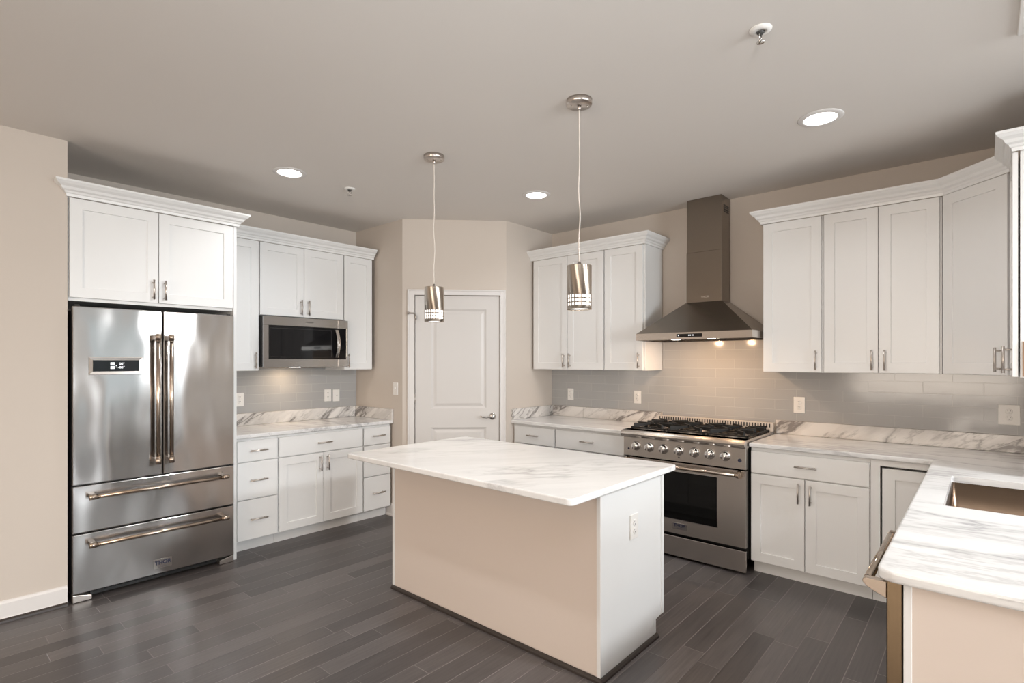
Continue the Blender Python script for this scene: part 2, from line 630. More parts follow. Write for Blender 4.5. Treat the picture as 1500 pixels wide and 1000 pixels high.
window(1, -0.75, 0.75, 0.2, 2.3, R(180), (3.1, -5.03, 0))
window(3, -1.3, 1.3, 0.75, 2.25, R(90), (-4.53, 0.8, 0))  # unseen window added around the side fill light
window(2, -0.9, 0.9, 0.35, 2.35, R(180), (0.85, -5.03, 0))  # unseen window added around the rear fill light

# glass tile backsplashes
struct(MB().box(1.655, 3.078, WA - 0.008, WA - 0.0005, 1.012, 1.40).build('wall_tile_left', M['tileA']))
b_ = MB()
b_.box(WB - 0.008, WB - 0.0005, 1.21, 2.15, 0.95, 1.70)
b_.box(WB - 0.008, WB - 0.0005, 2.15, 3.383, 1.012, 1.385)
b_.box(WB - 0.008, WB - 0.0005, WC, 1.21, 1.012, 1.385)
struct(b_.build('wall_tile_right', M['tileB']))

# baseboards
bbp = [(0.0005, 0), (0.022, 0), (0.022, 0.012), (0.014, 0.022), (0.014, 0.1), (0.008, 0.112), (0.0005, 0.115)]
struct(MB().sweep([(-4.5, 4.15), (0.657, 4.15)], bbp).build('baseboard_left', M['trim']))
struct(MB().sweep([(-4.5, 4.127), (0.655, 4.127)], [(0, 0.0005), (0.014, 0.0005), (0.012, 0.012), (0, 0.02)]).build('trim_2', M['shoe']))
struct(MB().sweep([(3.08, 4.30), (3.08, 4.075)], bbp).build('baseboard_pantry', M['trim']))

# pantry door and casing
pd = bpy.data.objects.new('door_1', None)
pd.location = (PD[0], PD[1], 0)
pd.rotation_euler = (0, 0, R(-45))
C.objects.link(pd)
struct(pd)
D0, D1, DT = 0.117, 0.906, 2.078
b_ = MB()
bm = b_.bm
YF = 0.012
b_.box(D0, D1, YF + 0.012, YF + 0.045, 0.008, DT)
# stiles and rails around two raised panels
PX0, PX1 = 0.265, 0.782
for x0, x1, z0, z1 in ((D0, PX0, 0.008, DT), (PX1, D1, 0.008, DT), (PX0, PX1, 0.008, 0.22), (PX0, PX1, 0.845, 1.02), (PX0, PX1, 1.955, DT)):
    b_.box(x0, x1, YF, YF + 0.012, z0, z1)
b_.build('door_slab', M['door'], pd)
for z0, z1 in ((0.22, 0.845), (1.02, 1.955)):
    q = MB()
    rings = []
    for ins, y in ((0.0, YF + 0.0), (0.018, YF + 0.011), (0.026, YF + 0.011), (0.05, YF + 0.003)):
        rings.append([q.bm.verts.new(p) for p in ((PX0 + ins, y, z0 + ins), (PX1 - ins, y, z0 + ins), (PX1 - ins, y, z1 - ins), (PX0 + ins, y, z1 - ins))])
    for a, c in zip(rings, rings[1:]):
        for i in range(4):
            j = (i + 1) % 4
            q.bm.faces.new((a[i], a[j], c[j], c[i]))
    q.bm.faces.new(rings[-1])
    bmesh.ops.recalc_face_normals(q.bm, faces=q.bm.faces[:])
    q.build('raised_panel', M['door'], pd)
lv = MB()
lx, lz = 0.838, 0.945
lv.lathe([(0.0, YF - 0.016), (0.022, YF - 0.014), (0.032, YF - 0.006), (0.034, YF - 0.0)], (lx, 0, lz), 'Y', 28)
lv.cyl((lx, YF - 0.012, lz), (lx, YF - 0.05, lz), 0.011, 16)
lv.tube([(lx + 0.008, YF - 0.048, lz), (lx - 0.02, YF - 0.05, lz + 0.002), (lx - 0.055, YF - 0.05, lz - 0.006), (lx - 0.09, YF - 0.047, lz - 0.002), (lx - 0.115, YF - 0.045, lz + 0.006)], 0.0085, 10)
lv.build('lever_handle', M['chrome'], pd)
for z in (0.25, 1.11, 1.86):
    MB().cyl((0.1145, 0.004, z - 0.045), (0.1145, 0.004, z + 0.045), 0.006, 10).build('hinge', M['nickel'], pd)
hs = MB().tube([(0.114, -0.002, 1.91), (0.10, -0.02, 1.912), (0.075, -0.03, 1.913), (0.062, -0.03, 1.913)], 0.008, 8)
hs.cyl((0.062, -0.03, 1.913), (0.050, -0.03, 1.913), 0.014, 10)
hs.tube([(0.114, -0.002, 1.905), (0.125, -0.02, 1.885), (0.126, -0.018, 1.85)], 0.008, 8)
hs.build('hinge_stop', M['nickel'], pd)
MB().box(0.9065, 0.9105, 0.002, 0.03, 0.90, 0.99).build('strike_plate', M['nickel'], pd)
cs = MB()


def casing(mb, x0, x1, z0, z1):
    mb.box(x0, x1, -0.012, -0.0005, z0, z1, 0.002)


casing(cs, 0.047, 0.112, 0, 2.135)
casing(cs, 0.911, 0.962, 0, 2.135)
casing(cs, 0.112, 0.911, 2.083, 2.135)
cs.box(0.047, 0.062, -0.018, -0.012, 0, 2.135, 0.003)
cs.box(0.947, 0.962, -0.018, -0.012, 0, 2.135, 0.003)
cs.box(0.062, 0.947, -0.018, -0.012, 2.12, 2.135, 0.003)
cso = cs.build('trim_1', M['trim'])
cso.location = (PD[0], PD[1], 0)
cso.rotation_euler = (0, 0, R(-45))
struct(cso)


# ------------------------------------------------------------------ cabinet parts (local frame: x across, front faces -Y, y=0 is the box face)
def bar_pull(parent, x, y, z, vert=True, L=0.13, cc=0.096, r=0.006, out=0.032):
    mb = MB()
    if vert:
        mb.cyl((x, y - out, z - L / 2), (x, y - out, z + L / 2), r, 14)
        for s in (-1, 1):
            mb.cyl((x, y, z + s * cc / 2), (x, y - out, z + s * cc / 2), 0.0045, 10)
    else:
        mb.cyl((x - L / 2, y - out, z), (x + L / 2, y - out, z), r, 14)
        for s in (-1, 1):
            mb.cyl((x + s * cc / 2, y, z), (x + s * cc / 2, y - out, z), 0.0045, 10)
    return mb.build('handle', M['nickel'], parent)


DF = -0.022   # door face


def add_door(t, x0, x1, z0, z1, hx=None, hz=None, rail=0.062):
    d = MB().shaker(x0, x1, z0, z1, DF, rail=rail).build('door', M['white'], t)
    if hx is not None:
        bar_pull(d, hx, DF, hz)
    return d


def add_drawer(t, x0, x1, z0, z1, handle=True):
    d = MB().box(x0, x1, DF, DF + 0.019, z0, z1, 0.0015).build('drawer', M['white'], t)
    if handle:
        bar_pull(d, (x0 + x1) / 2, DF, (z0 + z1) / 2 + 0.002, vert=False)
    return d


def wall_cab(label, loc, rotz, W, z0, z1, depth, doors, group, hz=None, loz=None):
    """doors: list of (x0, x1, handle side)"""
    t = thing('wall_cabinet', label, 'cabinet', (loc[0], loc[1], z0), rotz, group)
    MB().box(0, W, 0, depth, 0, z1 - z0, 0.001).build('body', M['white'], t)
    for x0, x1, side in doors:
        hx = None if side is None else (x0 + 0.032 if side == 'L' else x1 - 0.032)
        add_door(t, x0, x1, 0.003, z1 - z0 - 0.003, hx, 0.085)
    return t


def base_body(t, W, depth=0.6, toe=0.065, x0=0.0):
    b = MB()
    b.box(x0, x0 + W, 0, depth, 0.09, 0.8755, 0.001)
    b.build('body', M['white'], t)
    k = MB().box(x0, x0 + W, toe, toe + 0.016, 0.0, 0.09)
    k.build('toe_kick', M['white'], t)


ROTB = R(-90)
UA = 4.515     # wall cabinet box face, refrigerator wall
UBX = 4.156    # wall cabinet box face, range wall
ZB, ZT = 1.386, 2.458
GU = 'white shaker wall cabinets'
GBASE = 'white base cabinets'

# --- refrigerator wall
t = thing('wall_cabinet', 'deep two-door white wall cabinet above the refrigerator', 'cabinet', (0.664, 4.17, 1.832), 0, GU)
MB().box(0, 0.948, 0, WA - 4.17 - 0.001, 0, 0.628, 0.001).build('body', M['white'], t)
add_door(t, 0.004, 0.469, 0.02, 0.622, 0.437, 0.105)
add_door(t, 0.473, 0.944, 0.02, 0.622, 0.505, 0.105)
tag(MB().box(1.613, 1.634, 4.15, WA - 0.001, 0.0005, 2.458, 0.001).build('side_panel', M['white']),
    'tall narrow white panel on the right side of the refrigerator', 'panel')
wall_cab('narrow white wall cabinet between refrigerator and microwave', (1.636, UA), 0, 0.312, ZB, ZT, WA - UA - 0.009, [(0.004, 0.308, 'R')], GU)
wall_cab('short two-door white wall cabinet above the microwave', (1.951, UA), 0, 0.776, 1.848, ZT, WA - UA - 0.009, [(0.004, 0.385, 'R'), (0.389, 0.772, 'L')], GU)
wall_cab('narrow white wall cabinet right of the microwave', (2.730, UA), 0, 0.309, ZB, ZT, WA - UA - 0.009, [(0.004, 0.305, 'L')], GU)
FA = 4.243
BD = WA - FA - 0.001
t = thing('base_cabinet', 'white three-drawer base cabinet next to the refrigerator', 'cabinet', (1.655, FA, 0), 0, GBASE)
base_body(t, 0.325, BD)
for z0, z1 in ((0.698, 0.855), (0.41, 0.69), (0.10, 0.402)):
    add_drawer(t, 0.012, 0.318, z0, z1)
t = thing('base_cabinet', 'white base cabinet with one wide drawer over two doors, under the microwave', 'cabinet', (1.982, FA, 0), 0, GBASE)
base_body(t, 0.778, BD)
add_drawer(t, 0.006, 0.772, 0.698, 0.855)
add_door(t, 0.006, 0.387, 0.10, 0.69, 0.355, 0.605)
add_door(t, 0.391, 0.772, 0.10, 0.69, 0.423, 0.605)
t = thing('base_cabinet', 'white three-drawer base cabinet beside the pantry wall, left of the island', 'cabinet', (2.762, FA, 0), 0, GBASE)
base_body(t, 0.30, BD)
for z0, z1 in ((0.698, 0.855), (0.41, 0.69), (0.10, 0.402)):
    add_drawer(t, 0.006, 0.294, z0, z1)
t = thing('countertop', 'short marble countertop beside the refrigerator with marble upstand', 'countertop', (0, 0, 0))
MB().box(1.645, 3.078, 4.205, WA - 0.0005, 0.8765, 0.9065, 0.006, 3).build('slab', M['marblecounter'], t)
MB().box(1.645, 3.056, WA - 0.0225, WA - 0.0005, 0.907, 1.011, 0.002).build('backsplash', M['marblesplash_a'], t)
MB().box(3.057, 3.0785, 4.205, WA - 0.0005, 0.907, 1.011, 0.002).build('side_splash', M['marblesplash_b'], t)

# --- range wall, left of the range
wall_cab('two-door white wall cabinet beside the pantry wall, behind the pendant', (UBX, 3.372), ROTB, 0.826, ZB, ZT, WB - UBX - 0.009, [(0.02, 0.425, 'R'), (0.43, 0.822, 'L')], GU)
wall_cab('one-door white wall cabinet directly left of the range hood', (UBX, 2.545), ROTB, 0.393, ZB, ZT, WB - UBX - 0.009, [(0.005, 0.378, 'R')], GU)
FB = 3.877
BDB = WB - FB - 0.001
t = thing('base_cabinet', 'white drawer base cabinet beside the pantry door on the range wall', 'cabinet', (FB, 3.384, 0), ROTB, GBASE)
base_body(t, 0.503, BDB)
add_drawer(t, 0.028, 0.497, 0.698, 0.855)
add_door(t, 0.028, 0.497, 0.10, 0.69, 0.465, 0.605)
t = thing('base_cabinet', 'wide-drawer white base cabinet directly left of the range', 'cabinet', (FB, 2.879, 0), ROTB, GBASE)
base_body(t, 0.70, BDB)
add_drawer(t, 0.006, 0.694, 0.698, 0.855)
add_door(t, 0.006, 0.348, 0.10, 0.69, 0.316, 0.605)
add_door(t, 0.352, 0.694, 0.10, 0.69, 0.384, 0.605)
t = thing('countertop', 'marble countertop between the pantry wall and the range', 'countertop')
MB().box(3.832, WB - 0.0005, 2.172, 3.3845, 0.8765, 0.9065, 0.006, 3).build('slab', M['marblecounter'], t)
MB().box(WB - 0.0225, WB - 0.0005, 2.172, 2.985, 0.907, 1.011, 0.002).build('backsplash', M['marblesplash_b'], t)
MB().box(WB - 0.0225, WB - 0.0005, 2.987, 3.362, 0.907, 1.011, 0.002).build('backsplash', M['marblesplash_b'], t)
MB().box(3.832, WB - 0.0005, 3.363, 3.3845, 0.907, 1.011, 0.002).build('side_splash', M['marblesplash_a'], t)

# --- range wall, right of the range
wall_cab('one-door white wall cabinet directly right of the range hood', (UBX, 1.210), ROTB, 0.388, ZB, ZT, WB - UBX - 0.009, [(0.005, 0.378, 'R')], GU)
wall_cab('two-door white wall cabinet right of the hood, above the middle outlet', (UBX, 0.821), ROTB, 0.631, ZB, ZT, WB - UBX - 0.009, [(0.005, 0.31, 'R'), (0.315, 0.618, 'L')], GU)
P0 = Vector((UBX, 0.188))
P1 = Vector((3.85, -0.128))
dv = P1 - P0
ang = math.atan2(dv.y, dv.x)
LW = dv.length
t = thing('wall_cabinet', 'one-door white wall cabinet set diagonally across the right corner', 'cabinet', (P0.x, P0.y, ZB), ang, GU)
inv = Matrix.Rotation(-ang, 2)
poly = [inv @ (Vector(p) - P0) for p in ((UBX, 0.188), (3.851, -0.128), (3.851, WC + 0.001), (WB - 0.009, WC + 0.001), (WB - 0.009, 0.188))]
MB().prism([tuple(p) for p in poly], 0, ZT - ZB).build('body', M['white'], t)
add_door(t, 0.022, LW - 0.03, 0.003, ZT - ZB - 0.003, LW - 0.066, 0.085)
t = thing('wall_cabinet', 'white wall cabinet with finished end at the right edge, door slightly ajar', 'cabinet', (3.848, -0.128, ZB), R(180), GU)
MB().box(0, 0.358, 0, -0.128 - WC - 0.001, 0, ZT - ZB, 0.001).build('body', M['white'], t)
d = MB().shaker(0.004, 0.356, 0.003, ZT - ZB - 0.003, -0.027, th=0.02).build('door', M['white'], t)
bar_pull(d, 0.320, -0.027, 0.085)
MB().box(0.3582, 0.362, 0.008, 0.06, 0.004, 0.17).build('wood_strip', M['wood'], t)['label'] = 'bare brown wood strip on the cabinet end'

t = thing('base_cabinet', 'white base cabinet with drawer over two doors, directly right of the range', 'cabinet', (FB, 1.208, 0), ROTB, GBASE)
base_body(t, 0.693, BDB)
add_drawer(t, 0.005, 0.688, 0.702, 0.85)
add_door(t, 0.005, 0.335, 0.10, 0.694, 0.303, 0.605)
add_door(t, 0.340, 0.688, 0.10, 0.694, 0.372, 0.605)
t = thing('base_cabinet', 'white corner base cabinet with dark gap around its door, below the sink counter', 'cabinet', (FB, 0.513, 0), ROTB, GBASE)
b_ = MB()
b_.box(0, 0.046, -0.012, 0.02, 0.09, 0.8755)
b_.box(0.046, 0.313, -0.012, 0.02, 0.838, 0.8755)
b_.box(0, 0.016, 0.02, 0.30, 0.09, 0.8755)
b_.box(0.016, 0.313, 0.30, 0.32, 0.09, 0.8755)
b_.box(0.016, 0.313, 0.0, 0.30, 0.085, 0.095)
b_.build('body', M['white'], t)
MB().box(0, 0.313, 0.065, 0.081, 0, 0.085).build('toe_kick', M['white'], t)
MB().shaker(0.058, 0.313, 0.10, 0.826, DF, rail=0.062).build('door', M['white'], t)
FS = 0.178     # sink run face (looks to +Y)
t = thing('base_cabinet', 'white sink base cabinet under the basin, facing the range wall', 'cabinet', (3.55, FS, 0), R(180), GBASE)
b_ = MB()
b_.box(0, 1.17, 0, 0.016, 0.09, 0.8755)
b_.box(0, 0.018, 0.016, 0.6, 0.09, 0.8755)
b_.box(1.152, 1.17, 0.016, 0.6, 0.09, 0.8755)
b_.box(0.018, 1.152, 0.59, 0.6, 0.09, 0.8755)
b_.box(0.018, 1.152, 0.016, 0.59, 0.09, 0.10)
b_.build('body', M['white'], t)
MB().box(0, 1.17, 0.065, 0.081, 0, 0.09).build('toe_kick', M['white'], t)
add_door(t, 0.005, 0.58, 0.10, 0.86, 0.545, 0.76)
add_door(t, 0.585, 1.165, 0.10, 0.86, 0.62, 0.76)

# L-shaped counter with a cut-out for the basin
t = thing('countertop', 'L-shaped marble countertop around the sink, from range to near right corner', 'countertop')


def arc(cx, cy, r, a0, a1, n=8):
    return [(cx + r * math.cos(R(a0 + (a1 - a0) * i / n)), cy + r * math.sin(R(a0 + (a1 - a0) * i / n))) for i in range(n + 1)]


SY = 0.218
EX = 1.722
rr = 0.045
outer = [(WB - 0.0005, 1.208), (3.832, 1.208)]
outer += [(3.832, SY + 0.02)] + [(3.812, SY)]
outer += arc(EX + rr, SY - rr, rr, 90, 180)
outer += [(EX, -0.46), (3.46, -0.46), (3.46, WC - 0.0 + 0.0005), (WB - 0.0005, WC + 0.0005)]
SK = (2.655, 3.372, -0.32, 0.118)


def rrect(x0, x1, y0, y1, r, n=4):
    return arc(x1 - r, y1 - r, r, 0, 90, n) + arc(x0 + r, y1 - r, r, 90, 180, n) + arc(x0 + r, y0 + r, r, 180, 270, n) + arc(x1 - r, y0 + r, r, 270, 360, n)


bm = bmesh.new()


def loop_edges(pts, z):
    vs = [bm.verts.new((x, y, z)) for x, y in pts]
    return [bm.edges.new((vs[i], vs[(i + 1) % len(vs)])) for i in range(len(vs))]


es = loop_edges(outer, 0.9065) + loop_edges(rrect(*SK, 0.012), 0.9065)
res = bmesh.ops.triangle_fill(bm, use_beauty=True, use_dissolve=False, edges=es)
top = [f for f in bm.faces]
for f in top:
    if f.normal.z < 0:
        f.normal_flip()
ext = bmesh.ops.extrude_face_region(bm, geom=top)
dn = [v for v in ext['geom'] if isinstance(v, bmesh.types.BMVert)]
bmesh.ops.translate(bm, verts=dn, vec=(0, 0, -0.03))
bmesh.ops.recalc_face_normals(bm, faces=bm.faces[:])
be = [e for e in bm.edges if len(e.link_faces) == 2 and e.link_faces[0].normal.angle(e.link_faces[1].normal) > R(60)
      and abs(e.verts[0].co.z - e.verts[1].co.z) < 1e-4 and not (SK[0] - .01 < e.verts[0].co.x < SK[1] + .01 and SK[2] - .01 < e.verts[0].co.y < SK[3] + .01)]
bmesh.ops.bevel(bm, geom=be, offset=0.007, segments=3, profile=0.5, affect='EDGES')
mb = MB()
mb.bm.free()
mb.bm = bm
mb.build('slab', M['marblecounter'], t)
MB().box(WB - 0.0225, WB - 0.0005, WC + 0.022, 1.208, 0.907, 1.011, 0.002).build('backsplash', M['marblesplash_b'], t)
MB().box(3.46, WB - 0.0005, WC + 0.0005, WC + 0.0215, 0.907, 1.011, 0.002).build('backsplash', M['marblesplash_a'], t)

# undermount basin
t = thing('kitchen_sink', 'undermount stainless steel basin set in the marble counter', 'sink', (0, 0, 0.62))
q = MB()
x0, x1, y0, y1 = SK
rings = []
for ins, z, r in ((-0.02, 0.8755, 0.03), (0.004, 0.8755, 0.012), (0.004, 0.70, 0.03), (0.012, 0.67, 0.035), (0.03, 0.652, 0.045), (0.06, 0.647, 0.05)):
    rings.append([q.bm.verts.new((px, py, z - 0.62)) for px, py in rrect(x0 + ins, x1 - ins, y0 + ins, y1 - ins, r, 6)])
for a, c in zip(rings, rings[1:]):
    for i in range(len(a)):
        j = (i + 1) % len(a)
        f = q.bm.faces.new((a[i], a[j], c[j], c[i]))
        f.smooth = True
q.bm.faces.new(rings[-1])
bmesh.ops.recalc_face_normals(q.bm, faces=q.bm.faces[:])
q.build('bowl', M['sink'], t)
MB().lathe([(0.0, 0.030), (0.035, 0.030), (0.045, 0.033), (0.055, 0.0285), (0.055, 0.028)], ((x0 + x1) / 2, (y0 + y1) / 2, 0), 'Z', 24).build('drain', M['dark'], t)

# peninsula end panel
t = thing('end_panel', 'plain white panel closing the near end of the sink counter', 'panel', (1.752, 0.16, 0))
MB().box(0.0, 0.02, -0.61, -0.018, 0.0005, 0.8755).build('panel', M['panel'], t)
MB().box(-0.003, 0.02, -0.018, 0.0, 0.0005, 0.8755, 0.001).build('edge_strip', M['white'], t)
MB().box(0.02, 1.7, -0.61, -0.59, 0.0005, 0.8755).build('back_panel', M['panel'], t)

# dishwasher
t = thing('dishwasher', 'stainless dishwasher with pro handle under the near end of the sink counter', 'dishwasher', (2.372, FS, 0), R(180))
MB().box(0.006, 0.594, 0.016, 0.58, 0.09, 0.866).build('tub', M['dark'], t)
MB().box(0.02, 0.58, 0.06, 0.075, 0.0, 0.09).build('toe_kick', M['black'], t)
d = MB().box(0.004, 0.602, -0.022, 0.0145, 0.095, 0.868, 0.003, 2).build('door', M['dwsteel'], t)
hz = 0.848
hb = MB()
hb.cyl((0.07, -0.068, hz), (0.60 - 0.03, -0.068, hz), 0.0115, 20)
for hx in (0.05, 0.586):
    prof = [(-0.022, hz - 0.034), (-0.05, hz - 0.022), (-0.068, hz - 0.012), (-0.0775, hz - 0.002), (-0.078, hz + 0.006), (-0.072, hz + 0.012), (-0.022, hz + 0.012)]
    hb.prism(prof, hx - 0.011, hx + 0.011, 'X', 0.0015)
hb.build('handle', M['bar'], d)

# ------------------------------------------------------------------ crown mouldings
cz = ZT - 0.001
CP = [(0.001, 0.0), (0.010, 0.0), (0.012, 0.016), (0.018, 0.020), (0.022, 0.030), (0.034, 0.038), (0.040, 0.052), (0.056, 0.064), (0.064, 0.074), (0.068, 0.078), (0.068, 0.090), (0.001, 0.090)]
prof = [(o, z + cz) for o, z in CP]
GC = 'white crown mouldings'


def crown(path, label):
    b = MB().sweep(path, prof)
    o = b.build('crown_molding', M['white'])
    tag(o, label, 'molding', GC)
    return o


crown([(0.662, 4.149), (0.662, 4.144), (1.636, 4.144), (1.636, 4.49)], 'white crown molding along the top of the cabinet above the refrigerator')
crown([(1.7045, UA + DF), (3.050, UA + DF)], 'white crown molding above the microwave wall cabinets')
crown([(UBX + DF, 3.384), (UBX + DF, 2.150), (WB - 0.001, 2.150)], 'white crown molding on the wall cabinets left of the range hood')
crown([(WB - 0.001, 1.212), (UBX + DF, 1.212), (UBX + DF, 0.178), (3.842, -0.109), (3.486, -0.109), (3.486, WC + 0.001)], 'long white crown molding bending round the right corner wall cabinets')

# ------------------------------------------------------------------ refrigerator
FY = 4.117
t = thing('refrigerator', 'tall stainless steel refrigerator with French doors and two freezer drawers', 'refrigerator', (0.672, FY, 0))
MB().box(0.006, 0.928, 0.05, 0.70, 0.035, 1.775, 0.004).build('body', M['dark'], t)


def fr_panel(name, x0, x1, z0, z1):
    return MB().box(x0, x1, 0.0, 0.046, z0, z1, 0.005, 3).build(name, M['fridge'], t)


def pro_handle(parent, p0, p1, out=0.062, r=0.0125, rc=0.017):
    """tubular handle with collared ends on square standoffs"""
    p0, p1 = Vector(p0), Vector(p1)
    d = (p1 - p0).normalized()
    off = Vector((0, -out, 0))
    mb = MB()
    mb.cyl(p0 + off, p1 + off, r, 24)
    for p, s in ((p0, 1), (p1, -1)):
        mb.cyl(p + off - d * 0.004 * s, p + off + d * 0.036 * s, rc, 24)
        mb.cyl(p + off + d * 0.040 * s, p + off + d * 0.044 * s, rc * 0.9, 24)
        lo = p + d * 0.004 * s
        hi = p + d * 0.034 * s
        xs = sorted((lo.x, hi.x)); zs = sorted((lo.z, hi.z))
        if abs(d.x) > 0.5:
            mb.box(xs[0], xs[1], -out, 0.001, p.z - 0.013, p.z + 0.013, 0.002)
        else:
            mb.box(p.x - 0.013, p.x + 0.013, -out, 0.001, zs[0], zs[1], 0.002)
    return mb.build('handle', M['bar'], parent)


dl = fr_panel('door', 0.004, 0.474, 0.712, 1.797)
dr = fr_panel('door', 0.482, 0.930, 0.712, 1.797)
pro_handle(dl, (0.436, 0, 0.795), (0.436, 0, 1.638))
pro_handle(dr, (0.512, 0, 0.795), (0.512, 0, 1.638))
f1 = fr_panel('freezer_drawer', 0.004, 0.930, 0.420, 0.704)
f2 = fr_panel('freezer_drawer', 0.004, 0.930, 0.052, 0.411)
pro_handle(f1, (0.078, 0, 0.640), (0.868, 0, 0.640))
pro_handle(f2, (0.078, 0, 0.348), (0.868, 0, 0.348))
# control panel: bevelled steel frame and black display
cpx0, cpx1, cpz0, cpz1 = 0.082, 0.366, 1.379, 1.491
q = MB()
rings = []
for ins, y in ((0, 0.0005), (0, -0.003), (0.004, -0.004), (0.022, -0.0005)):
    rings.append([q.bm.verts.new(p) for p in ((cpx0 + ins, y, cpz0 + ins), (cpx1 - ins, y, cpz0 + ins), (cpx1 - ins, y, cpz1 - ins), (cpx0 + ins, y, cpz1 - ins))])
for a, c in zip(rings, rings[1:]):
    for i in range(4):
        j = (i + 1) % 4
        q.bm.faces.new((a[i], a[j], c[j], c[i]))
bmesh.ops.recalc_face_normals(q.bm, faces=q.bm.faces[:])
q.build('panel_frame', M['steel'], dl)
g = MB()
gx = 0.192
for a in range(2):
    g.box(gx + a * 0.0115, gx + 0.010 + a * 0.0115, -0.0018, -0.0012, 1.438, 1.456)
g.box(gx, gx + 0.0215, -0.0018, -0.0012, 1.416, 1.432)
for zz in (1.425, 1.434):
    g.box(0.219, 0.226, -0.0018, -0.0012, zz, zz + 0.003)
g.build('display_icons', M['display'], dl)
text_part('display_digits', '00°', 0.021, 0.251, -0.0016, 1.447, M['display'], dl)
text_part('display_digits', '-00°', 0.021, 0.248, -0.0016, 1.424, M['display'], dl)
g = MB().box(cpx0 + 0.021, cpx1 - 0.021, -0.0012, 0.0005, cpz0 + 0.021, cpz1 - 0.021).mark(0)
for x0, x1, zz in ((0.108, 0.13, 1.45), (0.108, 0.146, 1.433), (0.108, 0.15, 1.413), (0.166, 0.178, 1.45), (0.168, 0.176, 1.436), (0.166, 0.178, 1.418), (0.274, 0.284, 1.45), (0.276, 0.283, 1.42), (0.298, 0.32, 1.45), (0.298, 0.316, 1.434), (0.302, 0.326, 1.415)):
    g.box(x0, x1, -0.0016, -0.0012, zz, zz + 0.003)
g.mark(1).build('control_display', M['blackglass'], dl, (M['label'],))


def badge(parent, cx, y, cz_, w_, h_):
    p = MB().box(cx - w_ / 2, cx + w_ / 2, y - 0.004, y, cz_ - h_ / 2, cz_ + h_ / 2, 0.001).build('badge', M['chrome'], parent)
    return p


bd = badge(t, 0.478, 0.0005, 0.118, 0.108, 0.06)
text_part('badge_lettering', 'THOR', 0.034, 0.478, -0.0042, 0.125, M['ink'], bd, bold=0.0012)
text_part('badge_lettering', 'K I T C H E N', 0.0085, 0.478, -0.0042, 0.098, M['ink'], bd)
g = MB()
g.box(0.10, 0.84, 0.055, 0.075, 0.012, 0.05)
for k in range(12):
    g.box(0.11 + k * 0.06, 0.155 + k * 0.06, 0.046, 0.056, 0.026, 0.032)
g.build('kick_grille', M['black'], t)
for x0, x1, xa in ((0.006, 0.10, 1), (0.834, 0.928, -1)):
    poly = [(x0, 0.002), (x1 - 0.0, 0.002), (x1, 0.03), (x0, 0.05)] if xa > 0 else [(x0, 0.002), (x1, 0.002), (x1, 0.05), (x0, 0.03)]
    MB().prism(poly, 0.004, 0.06, 'Y', 0.003, 2).build('foot_cover', M['nickel'], t)
MB().cyl((0.03, 0.02, 1.797), (0.03, 0.02, 1.808), 0.012, 14).build('hinge_cap', M['dark'], t)
MB().cyl((0.90, 0.02, 1.797), (0.90, 0.02, 1.808), 0.012, 14).build('hinge_cap', M['dark'], t)

# ------------------------------------------------------------------ microwave
MY = 4.44
t = thing('microwave', 'stainless over-the-counter microwave under the short wall cabinet', 'microwave', (1.952, MY, 1.414))
MB().box(0.002, 0.776, 0.03, WA - MY - 0.009, 0.006, 0.432, 0.003).build('body', M['black'], t)
d = MB()
for x0, x1, z0, z1 in ((0.008, 0.682, 0.0, 0.070), (0.008, 0.682, 0.352, 0.426), (0.008, 0.050, 0.070, 0.352)):
    d.box(x0, x1, 0.0, 0.03, z0, z1, 0.0012)
dd = d.build('door', M['mwsteel'], t)
MB().box(0.05, 0.682, 0.004, 0.028, 0.070, 0.352).build('door_glass', M['blackglass'], dd)
g = MB()
for x0, x1, z0, z1 in ((0.060, 0.62, 0.088, 0.0895), (0.060, 0.62, 0.328, 0.3295), (0.060, 0.0615, 0.088, 0.328), (0.6185, 0.62, 0.088, 0.328)):
    g.box(x0, x1, 0.0032, 0.0045, z0, z1)
g.build('glass_border', M['dark'], dd)
hb = MB()
pts = []
for k in range(13):
    s = k / 12
    pts.append((0.667, -0.008 - 0.036 * math.sin(math.pi * s), 0.085 + 0.25 * s))
vs = []
for p in pts:
    vs.append([hb.bm.verts.new((p[0] + sx * 0.015, p[1] + sy * 0.006, p[2])) for sx, sy in ((-1, -0.4), (-0.5, -1), (0.5, -1), (1, -0.4), (1, 1), (-1, 1))])
for a, c in zip(vs, vs[1:]):
    for i in range(6):
        j = (i + 1) % 6
        hb.bm.faces.new((a[i], a[j], c[j], c[i])).smooth = False
hb.bm.faces.new(vs[0]); hb.bm.faces.new(vs[-1])
bmesh.ops.recalc_face_normals(hb.bm, faces=hb.bm.faces[:])
hb.box(0.656, 0.678, -0.008, 0.005, 0.088, 0.104)
hb.box(0.656, 0.678, -0.008, 0.005, 0.316, 0.332)
hb.build('handle', M['chrome'], dd)
text_part('logo', 'Whirlpool', 0.017, 0.408, -0.0004, 0.389, M['dark'], dd)
cpn = MB()
for x0, x1, z0, z1 in ((0.684, 0.786, 0.0, 0.070), (0.684, 0.786, 0.352, 0.426), (0.769, 0.786, 0.070, 0.352)):
    cpn.box(x0, x1, 0.0, 0.03, z0, z1, 0.0012)
cp = cpn.build('control_panel', M['mwsteel'], t)
g = MB().box(0.684, 0.769, 0.004, 0.028, 0.070, 0.352).mark(0)
for r_ in range(8):
    for c_ in range(3):
        if (r_, c_) in ((0, 0), (0, 2), (3, 0)):
            continue
        g.box(0.702 + c_ * 0.021, 0.708 + c_ * 0.021, 0.003, 0.0042, 0.095 + r_ * 0.024, 0.0985 + r_ * 0.024)
g.mark(1).build('keypad', M['blackglass'], cp, (M['label'],))
